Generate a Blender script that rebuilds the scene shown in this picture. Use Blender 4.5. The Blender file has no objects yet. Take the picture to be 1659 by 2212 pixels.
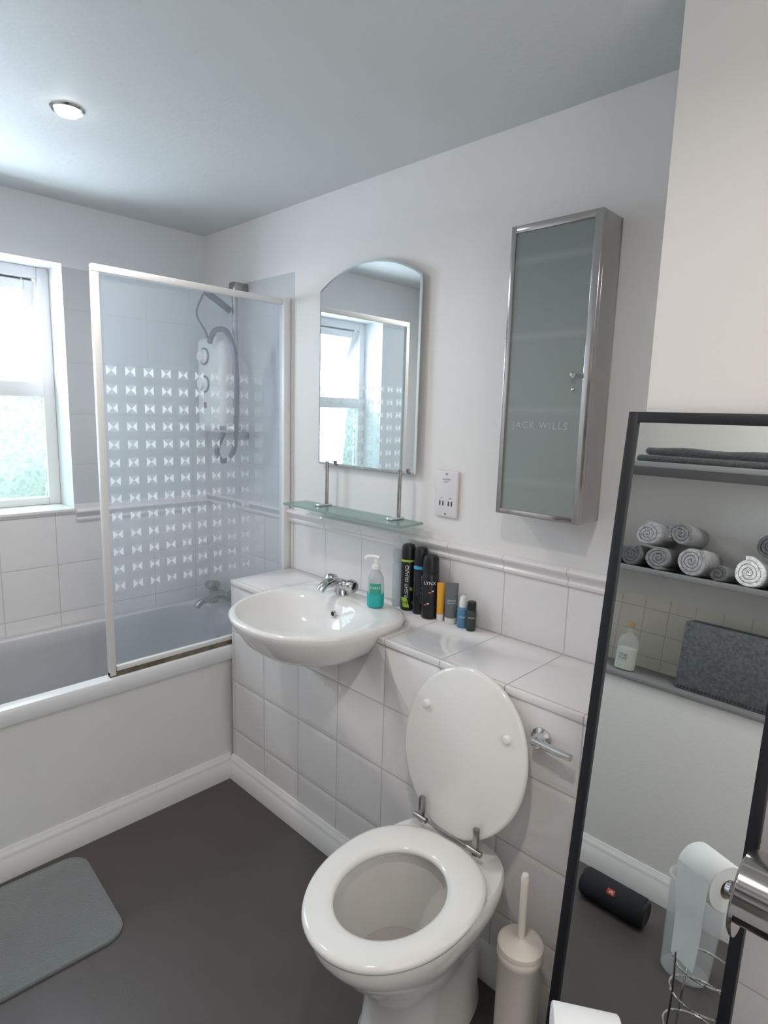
import bpy, bmesh, math, random
from mathutils import Vector, Matrix
random.seed(4)
S=bpy.context.scene
S.view_settings.view_transform='Standard'
S.view_settings.exposure=0.10
COL=S.collection
pi=math.pi
# ------------------------------------------------------------------ materials
def newmat(name):
    m=bpy.data.materials.new(name); m.use_nodes=True
    nt=m.node_tree; b=nt.nodes['Principled BSDF']; return m,nt,b
def mat(name,col,rough=.5,metal=0,spec=.5,noise=0,nscale=30,bump=0,bscale=80,coat=0,trans=0,ior=1.45,emit=None,estr=0,sheen=0):
    m,nt,b=newmat(name)
    b.inputs['Base Color'].default_value=(*col,1); b.inputs['Roughness'].default_value=rough
    b.inputs['Metallic'].default_value=metal; b.inputs['Specular IOR Level'].default_value=spec
    b.inputs['Coat Weight'].default_value=coat; b.inputs['Transmission Weight'].default_value=trans
    b.inputs['IOR'].default_value=ior; b.inputs['Sheen Weight'].default_value=sheen
    if emit: b.inputs['Emission Color'].default_value=(*emit,1); b.inputs['Emission Strength'].default_value=estr
    tc=nt.nodes.new('ShaderNodeTexCoord')
    if noise:
        n=nt.nodes.new('ShaderNodeTexNoise'); n.inputs['Scale'].default_value=nscale; n.inputs['Detail'].default_value=4
        nt.links.new(tc.outputs['Object'],n.inputs['Vector'])
        mr=nt.nodes.new('ShaderNodeMapRange'); mr.inputs['From Min'].default_value=.3; mr.inputs['From Max'].default_value=.7
        mr.inputs['To Min'].default_value=1-noise; mr.inputs['To Max'].default_value=1+noise
        nt.links.new(n.outputs['Fac'],mr.inputs['Value'])
        mx=nt.nodes.new('ShaderNodeVectorMath'); mx.operation='SCALE'; mx.inputs[0].default_value=col
        nt.links.new(mr.outputs['Result'],mx.inputs['Scale']); nt.links.new(mx.outputs['Vector'],b.inputs['Base Color'])
    if bump:
        n=nt.nodes.new('ShaderNodeTexNoise'); n.inputs['Scale'].default_value=bscale; n.inputs['Detail'].default_value=5
        nt.links.new(tc.outputs['Object'],n.inputs['Vector'])
        bp=nt.nodes.new('ShaderNodeBump'); bp.inputs['Strength'].default_value=bump; bp.inputs['Distance'].default_value=.004
        nt.links.new(n.outputs['Fac'],bp.inputs['Height']); nt.links.new(bp.outputs['Normal'],b.inputs['Normal'])
    return m
class NB:
    def __init__(s,nt): s.nt=nt
    def m(s,op,a,b=None,c=None):
        n=s.nt.nodes.new('ShaderNodeMath'); n.operation=op
        for i,v in enumerate((a,b,c)):
            if v is None: continue
            if isinstance(v,(int,float)): n.inputs[i].default_value=v
            else: s.nt.links.new(v,n.inputs[i])
        return n.outputs[0]
    def mr(s,v,a,b,c,d,smooth=True):
        n=s.nt.nodes.new('ShaderNodeMapRange'); n.interpolation_type='SMOOTHSTEP' if smooth else 'LINEAR'
        s.nt.links.new(v,n.inputs['Value'])
        for k,x in zip(('From Min','From Max','To Min','To Max'),(a,b,c,d)): n.inputs[k].default_value=x
        return n.outputs['Result']
    def mix(s,f,a,b):
        n=s.nt.nodes.new('ShaderNodeMix'); n.data_type='RGBA'
        s.nt.links.new(f,n.inputs[0]) if not isinstance(f,(int,float)) else setattr(n.inputs[0],'default_value',f)
        for i,v in ((6,a),(7,b)):
            if isinstance(v,tuple): n.inputs[i].default_value=(*v,1)
            else: s.nt.links.new(v,n.inputs[i])
        return n.outputs[2]
    def pos(s):
        g=s.nt.nodes.new('ShaderNodeNewGeometry'); x=s.nt.nodes.new('ShaderNodeSeparateXYZ')
        s.nt.links.new(g.outputs['Position'],x.inputs[0]); return x.outputs,g.outputs['Position']
    def noise(s,vec,scale,detail=3):
        n=s.nt.nodes.new('ShaderNodeTexNoise'); n.inputs['Scale'].default_value=scale; n.inputs['Detail'].default_value=detail
        s.nt.links.new(vec,n.inputs['Vector']); return n.outputs['Fac']
TILE=(.79,.76,.755); GROUT=(.57,.53,.52); PAINT=(.79,.765,.752); T=.2033
def tile_mat(name,ax1,ax2,o1,o2,t1=T,t2=T,pillow=.5,mask=None,tile=TILE,paint=PAINT,rough=.10,grout=GROUT,gw=.0012,upper=False):
    m,nt,b=newmat(name); N=NB(nt); p,P=N.pos()
    def dist(v,o,t):
        f=N.m('FRACT',N.m('DIVIDE',N.m('SUBTRACT',v,o-50*t),t))
        return N.m('MULTIPLY',N.m('MINIMUM',f,N.m('SUBTRACT',1.0,f)),t)
    d=N.m('MINIMUM',dist(p[ax1],o1,t1),dist(p[ax2],o2,t2))
    g=N.mr(d,gw,gw+.001,0,1)
    h=N.mr(d,0,.018,0,1)
    h=N.m('ADD',N.m('MULTIPLY',h,.5),N.m('MULTIPLY',g,.25))
    h=N.m('ADD',h,N.m('MULTIPLY',N.noise(P,9,1),1.1))
    tcol=tile; gcol=grout
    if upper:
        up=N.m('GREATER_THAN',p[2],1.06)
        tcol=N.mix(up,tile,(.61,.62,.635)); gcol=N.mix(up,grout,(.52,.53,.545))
    col=N.mix(g,gcol,tcol); r=N.mr(g,0,1,.6,rough)
    if mask:
        mk=mask(N,p)
        col=N.mix(mk,paint,col)
        r=N.m('ADD',N.m('MULTIPLY',r,mk),N.m('MULTIPLY',N.m('SUBTRACT',1.0,mk),.55))
        fine=N.m('MULTIPLY',N.noise(P,140,4),.25)
        h=N.m('ADD',N.m('MULTIPLY',N.m('ADD',h,1.0),mk),N.m('MULTIPLY',N.m('SUBTRACT',1.0,mk),fine))
    nt.links.new(col,b.inputs['Base Color']); nt.links.new(r,b.inputs['Roughness'])
    bp=nt.nodes.new('ShaderNodeBump'); bp.inputs['Strength'].default_value=pillow; bp.inputs['Distance'].default_value=.003
    nt.links.new(h,bp.inputs['Height']); nt.links.new(bp.outputs['Normal'],b.inputs['Normal'])
    return m
def mask_back(N,p):
    a=N.m('LESS_THAN',p[2],1.045)
    c=N.m('MULTIPLY',N.m('LESS_THAN',p[2],1.99),N.m('LESS_THAN',p[0],.668))
    return N.m('MAXIMUM',a,c)
def mask_left(N,p):
    a=N.m('LESS_THAN',p[2],1.03)
    c=N.m('MULTIPLY',N.m('LESS_THAN',p[2],1.99),N.m('GREATER_THAN',p[1],-.616))
    return N.m('MULTIPLY',N.m('MAXIMUM',a,c),N.m('GREATER_THAN',p[0],-.004))
def mask_front(N,p):
    return N.m('MULTIPLY',N.m('LESS_THAN',p[1],-1.80),N.m('LESS_THAN',p[2],1.05))
def mask_box(N,p):
    return N.m('LESS_THAN',p[2],1.045)
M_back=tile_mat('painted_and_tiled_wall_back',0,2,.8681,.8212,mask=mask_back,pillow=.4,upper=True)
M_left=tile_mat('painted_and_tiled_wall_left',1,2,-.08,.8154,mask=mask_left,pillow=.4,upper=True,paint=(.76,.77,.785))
M_front=tile_mat('painted_wall_with_tiled_niche',0,2,1.7,.8,t1=.1,t2=.1,mask=mask_front,pillow=.6,tile=(.80,.75,.67))
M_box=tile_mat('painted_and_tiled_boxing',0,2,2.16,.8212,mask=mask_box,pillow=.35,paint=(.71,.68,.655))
M_ltop=tile_mat('ledge_top_tile',0,1,.8681,-.279,t2=.3,pillow=.15,rough=.06,grout=(.50,.40,.37))
M_lfront=tile_mat('ledge_front_tile',0,2,.8681,.8212,pillow=1.0,rough=.13)
M_dado=tile_mat('dado_ceramic_x',0,2,.8681,0,t2=9,pillow=.2,rough=.1)
M_dadoy=tile_mat('dado_ceramic_y',1,2,-.08,0,t2=9,pillow=.2,rough=.1)
M_paint=mat('wall_paint',PAINT,.55,noise=.02,bump=.08,bscale=160)
def ceiling_mat():
    m,nt,b=newmat('stippled_ceiling'); N=NB(nt); p,P=N.pos()
    b.inputs['Base Color'].default_value=(.61,.63,.628,1); b.inputs['Roughness'].default_value=.6
    h=N.m('ADD',N.noise(P,14,5),N.m('MULTIPLY',N.noise(P,70,3),.3))
    bp=nt.nodes.new('ShaderNodeBump'); bp.inputs['Strength'].default_value=.33; bp.inputs['Distance'].default_value=.006
    nt.links.new(h,bp.inputs['Height']); nt.links.new(bp.outputs['Normal'],b.inputs['Normal']); return m
M_ceil=ceiling_mat()
M_floor=mat('dark_vinyl_floor',(.084,.071,.067),.42,noise=.05,nscale=6,bump=.06,bscale=160)
M_white=mat('white_gloss_paint',(.80,.79,.78),.3,bump=.03,bscale=40)
M_cer=mat('white_ceramic',(.80,.785,.77),.06,coat=.4)
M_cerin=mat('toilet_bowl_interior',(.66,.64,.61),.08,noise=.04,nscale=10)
M_acry_shaded=mat('bath_acrylic_shaded',(.50,.50,.52),.28)  # tub interior: same acrylic as the rim, with its shade put into the colour
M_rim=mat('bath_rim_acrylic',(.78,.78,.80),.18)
M_panel=mat('bath_panel_board',(.82,.825,.81),.42,noise=.02,nscale=3)
M_chrome=mat('chrome',(.66,.66,.67),.08,metal=1)
M_chromeh=mat('dark_chrome',(.45,.44,.44),.12,metal=1)
M_chromed=mat('worn_chrome',(.38,.36,.35),.25,metal=1,noise=.15,nscale=50)
M_black=mat('black_plastic',(.012,.012,.015),.35)
M_blackf=mat('black_frame',(.008,.009,.013),.5)
M_dark=mat('dark_hole',(.02,.02,.02),.6)
M_plas=mat('white_plastic',(.84,.83,.82),.3)
M_sock=mat('socket_plastic',(.73,.69,.71),.35)
M_cream=mat('cream_plastic',(.76,.72,.65),.32)
M_seat=mat('white_gloss_seat',(.79,.775,.75),.12,coat=.3)
M_mirror=mat('silvered_glass',(.84,.88,.87),.008,metal=1)
M_bevel=mat('mirror_bevel',(.70,.77,.77),.06,metal=1)
M_paper=mat('tissue_paper',(.82,.82,.82),.9,bump=.2,bscale=90)
M_card=mat('cardboard_core',(.32,.26,.2),.8)
M_mould=mat('dark_seal',(.16,.13,.09),.7,noise=.4,nscale=25)
M_hose=mat('grey_hose',(.10,.11,.13),.35,metal=.4)
M_rug=mat('grey_microfibre_mat',(.185,.208,.212),.95,noise=.05,nscale=5,bump=1.0,bscale=240,sheen=.5)
M_water=mat('toilet_water',(.50,.47,.43),.04)
M_shelfg=mat('grey_shelf_board',(.22,.22,.225),.5)
M_felt=mat('grey_felt',(.11,.115,.125),.95,noise=.3,nscale=90,bump=.6,bscale=200)
def steel():
    m,nt,b=newmat('brushed_steel'); b.inputs['Metallic'].default_value=1
    N=NB(nt); g=nt.nodes.new('ShaderNodeNewGeometry'); mp=nt.nodes.new('ShaderNodeMapping'); mp.inputs['Scale'].default_value=(500,500,1.5)
    nt.links.new(g.outputs['Position'],mp.inputs[0]); n=N.noise(mp.outputs[0],1,2)
    nt.links.new(N.mix(n,(.46,.44,.43),(.51,.49,.48)),b.inputs['Base Color']); nt.links.new(N.mr(n,.3,.7,.13,.18),b.inputs['Roughness']); return m
M_steel=steel()
def cabglass():
    m,nt,b=newmat('frosted_grey_glass'); N=NB(nt); p,P=N.pos()
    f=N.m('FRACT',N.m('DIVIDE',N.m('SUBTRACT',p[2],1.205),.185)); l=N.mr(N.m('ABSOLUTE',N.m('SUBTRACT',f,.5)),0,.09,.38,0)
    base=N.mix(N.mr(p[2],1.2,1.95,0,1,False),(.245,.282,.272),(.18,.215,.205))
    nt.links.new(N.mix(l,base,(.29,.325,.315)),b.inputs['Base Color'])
    b.inputs['Roughness'].default_value=.14; b.inputs['Coat Weight'].default_value=.4; b.inputs['Coat Roughness'].default_value=.04; return m
M_cabglass=cabglass()
def screen_mat():
    m,nt,b=newmat('etched_screen_glass'); N=NB(nt); p,P=N.pos()
    ty,tz_,y0,z0=.0612,.059,-.7256,.8365
    fu=N.m('FRACT',N.m('DIVIDE',N.m('SUBTRACT',p[1],y0-50*ty),ty)); fv=N.m('FRACT',N.m('DIVIDE',N.m('SUBTRACT',p[2],z0-50*tz_),tz_))
    au=N.m('ABSOLUTE',N.m('SUBTRACT',fu,.5)); av=N.m('ABSOLUTE',N.m('SUBTRACT',fv,.5))
    tri=N.mr(N.m('SUBTRACT',au,av),-.005,.02,0,1)
    inside=N.m('MULTIPLY',N.m('LESS_THAN',au,.265),N.m('LESS_THAN',av,.28))
    zone=N.m('MULTIPLY',N.m('GREATER_THAN',p[2],z0),N.m('LESS_THAN',p[2],z0+13*tz_))
    zone=N.m('MULTIPLY',zone,N.m('LESS_THAN',p[1],y0+10*ty))
    sq=N.m('MULTIPLY',inside,zone)
    pat=N.m('MULTIPLY',tri,sq)
    reflect_fade=N.mr(p[1],-.58,-.12,.80,.18,False)  # motifs dim towards the wall: view-angle reflection painted into the pattern
    base=N.m('ADD',.10,N.m('MULTIPLY',N.noise(P,3,2),.07))
    fac=N.m('MAXIMUM',base,N.m('MAXIMUM',N.m('MULTIPLY',pat,reflect_fade),N.m('MULTIPLY',sq,.21)))
    tr=nt.nodes.new('ShaderNodeBsdfTransparent'); tr.inputs[0].default_value=(.92,.94,.96,1)
    b.inputs['Roughness'].default_value=.15
    nt.links.new(N.mix(pat,(.76,.80,.85),(.96,.98,.97)),b.inputs['Base Color'])
    tl=nt.nodes.new('ShaderNodeBsdfTranslucent'); tl.inputs[0].default_value=(.93,.96,.96,1)
    m2=nt.nodes.new('ShaderNodeMixShader'); m2.inputs[0].default_value=.35; nt.links.new(b.outputs[0],m2.inputs[1]); nt.links.new(tl.outputs[0],m2.inputs[2])
    mx=nt.nodes.new('ShaderNodeMixShader'); nt.links.new(fac,mx.inputs[0]); nt.links.new(tr.outputs[0],mx.inputs[1]); nt.links.new(m2.outputs[0],mx.inputs[2])
    nt.links.new(mx.outputs[0],nt.nodes['Material Output'].inputs[0]); return m
M_screen=screen_mat()
def thin_glass(name,tint,fac,rough=.05,body=(.8,.85,.85),bump=0,bscale=60,transl=False):
    m,nt,b=newmat(name); N=NB(nt)
    tr=nt.nodes.new('ShaderNodeBsdfTransparent'); tr.inputs[0].default_value=(*tint,1)
    b.inputs['Base Color'].default_value=(*body,1); b.inputs['Roughness'].default_value=rough
    src=b.outputs[0]
    if transl:
        t2=nt.nodes.new('ShaderNodeBsdfTranslucent'); t2.inputs[0].default_value=(*body,1)
        m2=nt.nodes.new('ShaderNodeMixShader'); m2.inputs[0].default_value=.8; nt.links.new(b.outputs[0],m2.inputs[1]); nt.links.new(t2.outputs[0],m2.inputs[2]); src=m2.outputs[0]
    mx=nt.nodes.new('ShaderNodeMixShader'); mx.inputs[0].default_value=fac
    if bump:
        p,P=N.pos(); n=N.noise(P,bscale,4)
        nt.links.new(N.mr(n,.35,.65,fac-.22,fac+.22),mx.inputs[0])
        bp=nt.nodes.new('ShaderNodeBump'); bp.inputs['Strength'].default_value=bump; nt.links.new(n,bp.inputs['Height']); nt.links.new(bp.outputs[0],b.inputs['Normal'])
    nt.links.new(tr.outputs[0],mx.inputs[1]); nt.links.new(src,mx.inputs[2])
    nt.links.new(mx.outputs[0],nt.nodes['Material Output'].inputs[0]); return m
M_shelfglass=thin_glass('green_shelf_glass',(.60,.76,.72),.55,.08,(.40,.50,.475))
M_obsc=thin_glass('obscured_window_glass',(.73,.80,.76),.55,.4,(.13,.148,.135),bump=.6,bscale=70,transl=True)
M_clearw=thin_glass('clear_window_glass',(.97,.98,1),.06,.02)
M_clearp=thin_glass('clear_bottle_plastic',(.80,.84,.86),.35,.15,(.75,.78,.80))
M_teal=thin_glass('teal_soap',(.15,.80,.78),.6,.12,(.05,.62,.60))
M_glassb=thin_glass('clear_glass_bottle',(.88,.90,.89),.25,.05,(.72,.73,.71))
M_bin=thin_glass('translucent_bin_plastic',(.93,.94,.95),.26,.2,(.86,.87,.88))
def flat(name,c,r=.4): return mat(name,c,r)
# ------------------------------------------------------------------ mesh helpers
def finish(bm,name,m,angle=38,smooth=True):
    bmesh.ops.recalc_face_normals(bm,faces=bm.faces)
    me=bpy.data.meshes.new(name); bm.to_mesh(me); bm.free()
    if smooth:
        for p in me.polygons: p.use_smooth=True
        me.set_sharp_from_angle(angle=math.radians(angle))
    for x in (m if isinstance(m,(list,tuple)) else [m]): me.materials.append(x)
    return me
def structure(name,me):
    o=bpy.data.objects.new(name,me); COL.objects.link(o); o['kind']='structure'
    return o
def thing(name,loc,label,cat,group=None,kind=None):
    o=bpy.data.objects.new(name,None); o.empty_display_size=.05; o.location=loc; COL.objects.link(o)
    o['label']=label; o['category']=cat
    if group: o['group']=group
    if kind: o['kind']=kind
    return o
def root_loc(o):
    while o.parent: o=o.parent
    return Vector(o.location)
def part(name,me,par,label=None):
    L=root_loc(par); me.transform(Matrix.Translation(-L))
    o=bpy.data.objects.new(name,me); COL.objects.link(o); o.parent=par
    if label: o['label']=label
    return o
def bm_box(bm,x0,x1,y0,y1,z0,z1,bev=0,seg=2):
    r=bmesh.ops.create_cube(bm,size=1); vs=r['verts']
    for v in vs: v.co=Vector(((x0+x1)/2+v.co.x*(x1-x0),(y0+y1)/2+v.co.y*(y1-y0),(z0+z1)/2+v.co.z*(z1-z0)))
    if bev:
        es=list({e for v in vs for e in v.link_edges}); bmesh.ops.bevel(bm,geom=es,offset=bev,segments=seg,profile=.5,affect='EDGES')
    return vs
def box(name,x0,x1,y0,y1,z0,z1,m,bev=0,seg=2):
    bm=bmesh.new(); bm_box(bm,x0,x1,y0,y1,z0,z1,bev,seg); return finish(bm,name,m)
def boxes(name,lst,m,bev=0):
    bm=bmesh.new()
    for b in lst: bm_box(bm,*b,bev)
    return finish(bm,name,m)
def loft(name,rings,m,cap0=True,cap1=True,wrap=False,angle=38,matidx=None):
    bm=bmesh.new(); V=[[bm.verts.new(p) for p in r] for r in rings]; n=len(rings[0])
    R=len(rings); rng=range(R if wrap else R-1)
    for i in rng:
        a=V[i]; b=V[(i+1)%R]
        for j in range(n):
            f=bm.faces.new((a[j],a[(j+1)%n],b[(j+1)%n],b[j]))
            if matidx: f.material_index=matidx(i)
    if not wrap:
        if cap0: bm.faces.new(V[0])
        if cap1:
            f=bm.faces.new(V[-1]); 
            if matidx: f.material_index=matidx(R-2)
    return finish(bm,name,m,angle)
def oval(cx,cy,a,bf,bb,z,nf=2.,nb=2.,n=72):
    out=[]
    for i in range(n):
        t=2*pi*i/n; c=math.cos(t); s=math.sin(t); e=nb if s>0 else nf
        x=cx+a*math.copysign(abs(c)**(2/e),c); y=cy+(bb if s>0 else bf)*math.copysign(abs(s)**(2/e),s)
        out.append((x,y,z))
    return out
def lathe(name,prof,m,c=(0,0,0),n=32,axis='z',cap=True,angle=38):
    rings=[]
    for r,h in prof:
        ring=[]
        for i in range(n):
            t=2*pi*i/n; u=r*math.cos(t); v=r*math.sin(t)
            p={'z':(u,v,h),'y':(u,h,v),'x':(h,u,v)}[axis]
            ring.append((c[0]+p[0],c[1]+p[1],c[2]+p[2]))
        rings.append(ring)
    return loft(name,rings,m,cap,cap,angle=angle)
def smoothpath(pts,k=8,closed=False):
    P=[Vector(p) for p in pts]; n=len(P); out=[]
    for i in range(n if closed else n-1):
        g=(lambda j:P[j%n]) if closed else (lambda j:P[max(0,min(n-1,j))])
        p0,p1,p2,p3=g(i-1),g(i),g(i+1),g(i+2)
        for s in range(k):
            t=s/k
            out.append(.5*((2*p1)+(p2-p0)*t+(2*p0-5*p1+4*p2-p3)*t*t+(3*p1-p0-3*p2+p3)*t**3))
    if not closed: out.append(P[-1])
    return out
def tube(name,pts,r,m,n=10,closed=False,smooth=0,radii=None,bm=None):
    P=smoothpath(pts,smooth,closed) if smooth else [Vector(p) for p in pts]
    own=bm is None
    if own: bm=bmesh.new()
    N=len(P); rings=[]; up=None
    for i in range(N):
        d=(P[(i+1)%N]-P[i-1]) if closed else (P[min(N-1,i+1)]-P[max(0,i-1)])
        d.normalize()
        if up is None:
            up=Vector((0,0,1)) if abs(d.z)<.9 else Vector((1,0,0))
        up=(up-d*up.dot(d)).normalized(); s=d.cross(up)
        rr=radii[i] if radii else r
        rings.append([bm.verts.new(P[i]+(up*math.cos(2*pi*j/n)+s*math.sin(2*pi*j/n))*rr) for j in range(n)])
    for i in range(N if closed else N-1):
        a=rings[i]; b=rings[(i+1)%N]
        for j in range(n): bm.faces.new((a[j],a[(j+1)%n],b[(j+1)%n],b[j]))
    if not closed: bm.faces.new(rings[0]); bm.faces.new(rings[-1])
    if own: return finish(bm,name,m)
def prism(name,poly,axis,a,b,m,angle=38):
    def P(u,v,w): return {'x':(w,u,v),'y':(u,w,v),'z':(u,v,w)}[axis]
    return loft(name,[[P(u,v,a) for u,v in poly],[P(u,v,b) for u,v in poly]],m,angle=angle)
def text_mesh(body,size,ext=.0003,spacing=1.0):
    cu=bpy.data.curves.new('t','FONT'); cu.body=body; cu.size=size; cu.align_x='CENTER'; cu.align_y='CENTER'; cu.space_character=spacing
    cu.resolution_u=3
    o=bpy.data.objects.new('t',cu); COL.objects.link(o)
    dg=bpy.context.evaluated_depsgraph_get(); me=bpy.data.meshes.new_from_object(o.evaluated_get(dg))
    bpy.data.objects.remove(o); return me
def text_on(body,size,fn,m,spacing=1.0):
    me=text_mesh(body,size,spacing=spacing)
    bm=bmesh.new(); bm.from_mesh(me); bpy.data.meshes.remove(me)
    for v in bm.verts: v.co=Vector(fn(v.co.x,v.co.y))
    me=bpy.data.meshes.new('lettering'); bm.to_mesh(me); bm.free(); me.materials.clear(); me.materials.append(m); return me
def cyltext(body,size,cx,cy,z,r,phi,m,vertical=False,spacing=1.0):
    if vertical: fn=lambda x,y:(cx+r*math.cos(phi-y/r),cy+r*math.sin(phi-y/r),z+x)
    else: fn=lambda x,y:(cx+r*math.cos(phi+x/r),cy+r*math.sin(phi+x/r),z+y)
    return text_on(body,size,fn,m,spacing)
def rectring(x0,x1,y0,y1,z,r,n=8):
    out=[]
    for cx,cy,a in ((x1-r,y1-r,0),(x0+r,y1-r,pi/2),(x0+r,y0+r,pi),(x1-r,y0+r,1.5*pi)):
        for i in range(n+1):
            t=a+pi/2*i/n; out.append((cx+r*math.cos(t),cy+r*math.sin(t),z))
    return out
# ------------------------------------------------------------------ room shell
H=2.23; XR=3.1; YF=-1.56; LD=-.286; LZ=.8212; XB=2.16
structure('floor',box('floor',-.22,XR+.1,YF-.35,.1,-.1,0,M_floor))
structure('ceiling',box('ceiling',-.22,XR+.1,YF-.35,.1,H,H+.1,M_ceil))
structure('wall_back',box('wall_back',-.22,XB+.1,0,.1,0,H,M_back))
structure('wall_boxing',box('wall_boxing',XB,XR+.1,-.29,0,0,H,M_box))
WY0,WY1,WZ0,WZ1=-1.21,-.616,1.03,2.0
structure('wall_left',boxes('wall_left',[(-.22,0,YF-.3,0,0,WZ0),(-.22,0,YF-.3,0,WZ1,H),(-.22,0,WY1,0,WZ0,WZ1),(-.22,0,YF-.3,WY0,WZ0,WZ1)],M_left))
NX0,NX1,NZ0,NZ1=1.40,2.42,.735,2.02
structure('wall_front',boxes('wall_front',[(0,XR,-1.86,YF,0,NZ0),(0,XR,-1.86,YF,NZ1,H),(0,NX0,-1.86,YF,NZ0,NZ1),(NX1,XR,-1.86,YF,NZ0,NZ1),(NX0,NX1,-1.86,-1.82,NZ0,NZ1)],M_front))
structure('wall_right',box('wall_right',XR,XR+.1,YF-.3,0,0,H,M_paint))
def bbprof(s):
    return [(0,0),(.016*s,0),(.016*s,.066),(.013*s,.070),(.013*s,.078),(.010*s,.088),(.006*s,.094),(.004*s,.102),(0,.102)]
structure('baseboard_ledge',prism('baseboard_ledge',[(LD-d,h) for d,h in bbprof(1)],'x',.6526,XB,M_white))
structure('baseboard_bath',prism('baseboard_bath',[(.6366+d,h) for d,h in bbprof(1)],'y',YF,LD-.001,M_white))
structure('baseboard_front',prism('baseboard_front',[(YF+d,h) for d,h in bbprof(1)],'x',.66,XR,M_white))
structure('baseboard_boxing',prism('baseboard_boxing',[(-.29-d,h) for d,h in bbprof(1)],'x',XB+.002,XR,M_white))
dp=[(0,0),(.008,0),(.010,.008),(.006,.014),(.009,.024),(.018,.031),(.021,.039),(.018,.046),(.008,.050),(0,.050)]
structure('trim_1',prism('trim_1',[(-d,1.018+h) for d,h in dp],'x',0.0,XB,M_dado))
structure('trim_2',prism('trim_2',[(d,.990+h) for d,h in dp],'y',WY1+.005,-.021,M_dadoy))
structure('trim_3',prism('trim_3',[(-.29-d,1.018+h) for d,h in dp],'x',XB+.002,XR,M_dado))
# window
win=thing('window_1',(-.2,-.913,WZ0),'white painted window with open top vent and obscured glass','window'); win['kind']='structure'; del win['category']
wx0,wx1=-.20,-.15
fw=.045; tz=1.52; e=.0005
part('frame',boxes('frame',[(wx0,wx1,WY0+e,WY0+fw,WZ0+.015,WZ1-e),(wx0,wx1,WY1-fw,WY1-e,WZ0+.015,WZ1-e),(wx0,wx1-.001,WY0+fw+e,WY1-fw-e,WZ0+.015,WZ0+fw),(wx0,wx1-.001,WY0+fw+e,WY1-fw-e,WZ1-fw,WZ1-e),(wx0,wx1+.01,WY0+fw+e,WY1-fw-e,tz-.03,tz+.03)],M_white,.003),win)
part('lower_glass',box('lower_glass',-.18,-.174,WY0+fw,WY1-fw,WZ0+fw,tz-.03,M_obsc),win)
part('sill',box('sill',-.20,.012,WY0+.001,WY1-.001,WZ0-.0,WZ0+.014,M_white,.004),win)
sy0,sy1,sz0,sz1=WY0+fw+.004,WY1-fw-.004,tz+.034,WZ1-fw-.004
def swing(me,ang,px,pz):
    me.transform(Matrix.Translation((px,0,pz))@Matrix.Rotation(ang,4,'Y')@Matrix.Translation((-px,0,-pz))); return me
sash=part('vent_sash',swing(boxes('vent_sash',[(-.2,-.16,sy0,sy0+.04,sz0,sz1),(-.2,-.16,sy1-.04,sy1,sz0,sz1),(-.2,-.161,sy0+.0405,sy1-.0405,sz0,sz0+.04),(-.2,-.161,sy0+.0405,sy1-.0405,sz1-.04,sz1)],M_white,.003),math.radians(20),-.18,sz1),win)
part('glass',swing(box('glass',-.182,-.178,sy0+.04,sy1-.04,sz0+.04,sz1-.04,M_clearw),math.radians(20),-.18,sz1),sash)
part('stay_arm',tube('stay',[(-.155,-.9,tz+.035),(-.155,-.8,tz+.045),(-.17,-.75,tz+.05)],.004,M_white),win)
# ------------------------------------------------------------------ bathtub
bath=thing('bathtub',(.33,-.78,0),'white acrylic bathtub with boxed grey-white side panel','bathtub')
rr=[]
R=lambda x0,x1,y0,y1,z,r:rr.append(rectring(x0,x1,y0,y1,z,r))
ys,ye=YF+.003,-.002
R(.004,.640,ys,ye,.500,.006); R(.004,.651,ys,ye,.503,.006); R(.003,.653,ys,ye,.512,.008); R(.003,.653,ys,ye,.545,.008); R(.006,.649,ys,ye-.003,.554,.01); R(.012,.640,ys+.01,ye-.01,.557,.012)
R(.055,.605,-1.47,-.115,.556,.12); R(.062,.598,-1.46,-.122,.548,.12); R(.068,.588,-1.44,-.13,.50,.12); R(.088,.560,-1.38,-.16,.30,.12); R(.14,.515,-1.30,-.21,.20,.11); R(.2,.45,-1.2,-.28,.18,.09)
part('tub',loft('tub',rr,[M_rim,M_acry_shaded],cap0=False,matidx=lambda i:0 if i<6 else 1),bath)
part('side_panel',box('side_panel',.616,.636,ys,ye,.0,.500,M_panel),bath,'flat grey-white side panel')
part('overflow',lathe('overflow',[(.028,-.150),(.028,-.158),(.02,-.162),(.001,-.163)],M_chromed,(.33,0,.44),axis='y'),bath,'round chrome overflow')
bt=thing('bath_mixer_tap',(.22,-.06,.5565),'chrome bath mixer tap with two round handles','tap')
part('body',tube('body',[(.12,-.06,.612),(.32,-.06,.612)],.019,M_chromed,n=16),bt)
for x in (.12,.32):
    part('pillar',lathe('pillar',[(.026,.5565),(.026,.565),(.014,.575),(.014,.615),(.02,.62)],M_chromed,(x,-.06,0),n=20),bt)
    part('handle',lathe('handle',[(.012,.621),(.032,.627),(.036,.640),(.032,.655),(.015,.66)],M_chromed,(x,-.06,0),n=20),bt)
part('spout',tube('spout',[(.22,-.06,.61),(.22,-.10,.615),(.22,-.17,.605),(.22,-.20,.585)],.015,M_chromed,smooth=5,n=14),bt)
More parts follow.
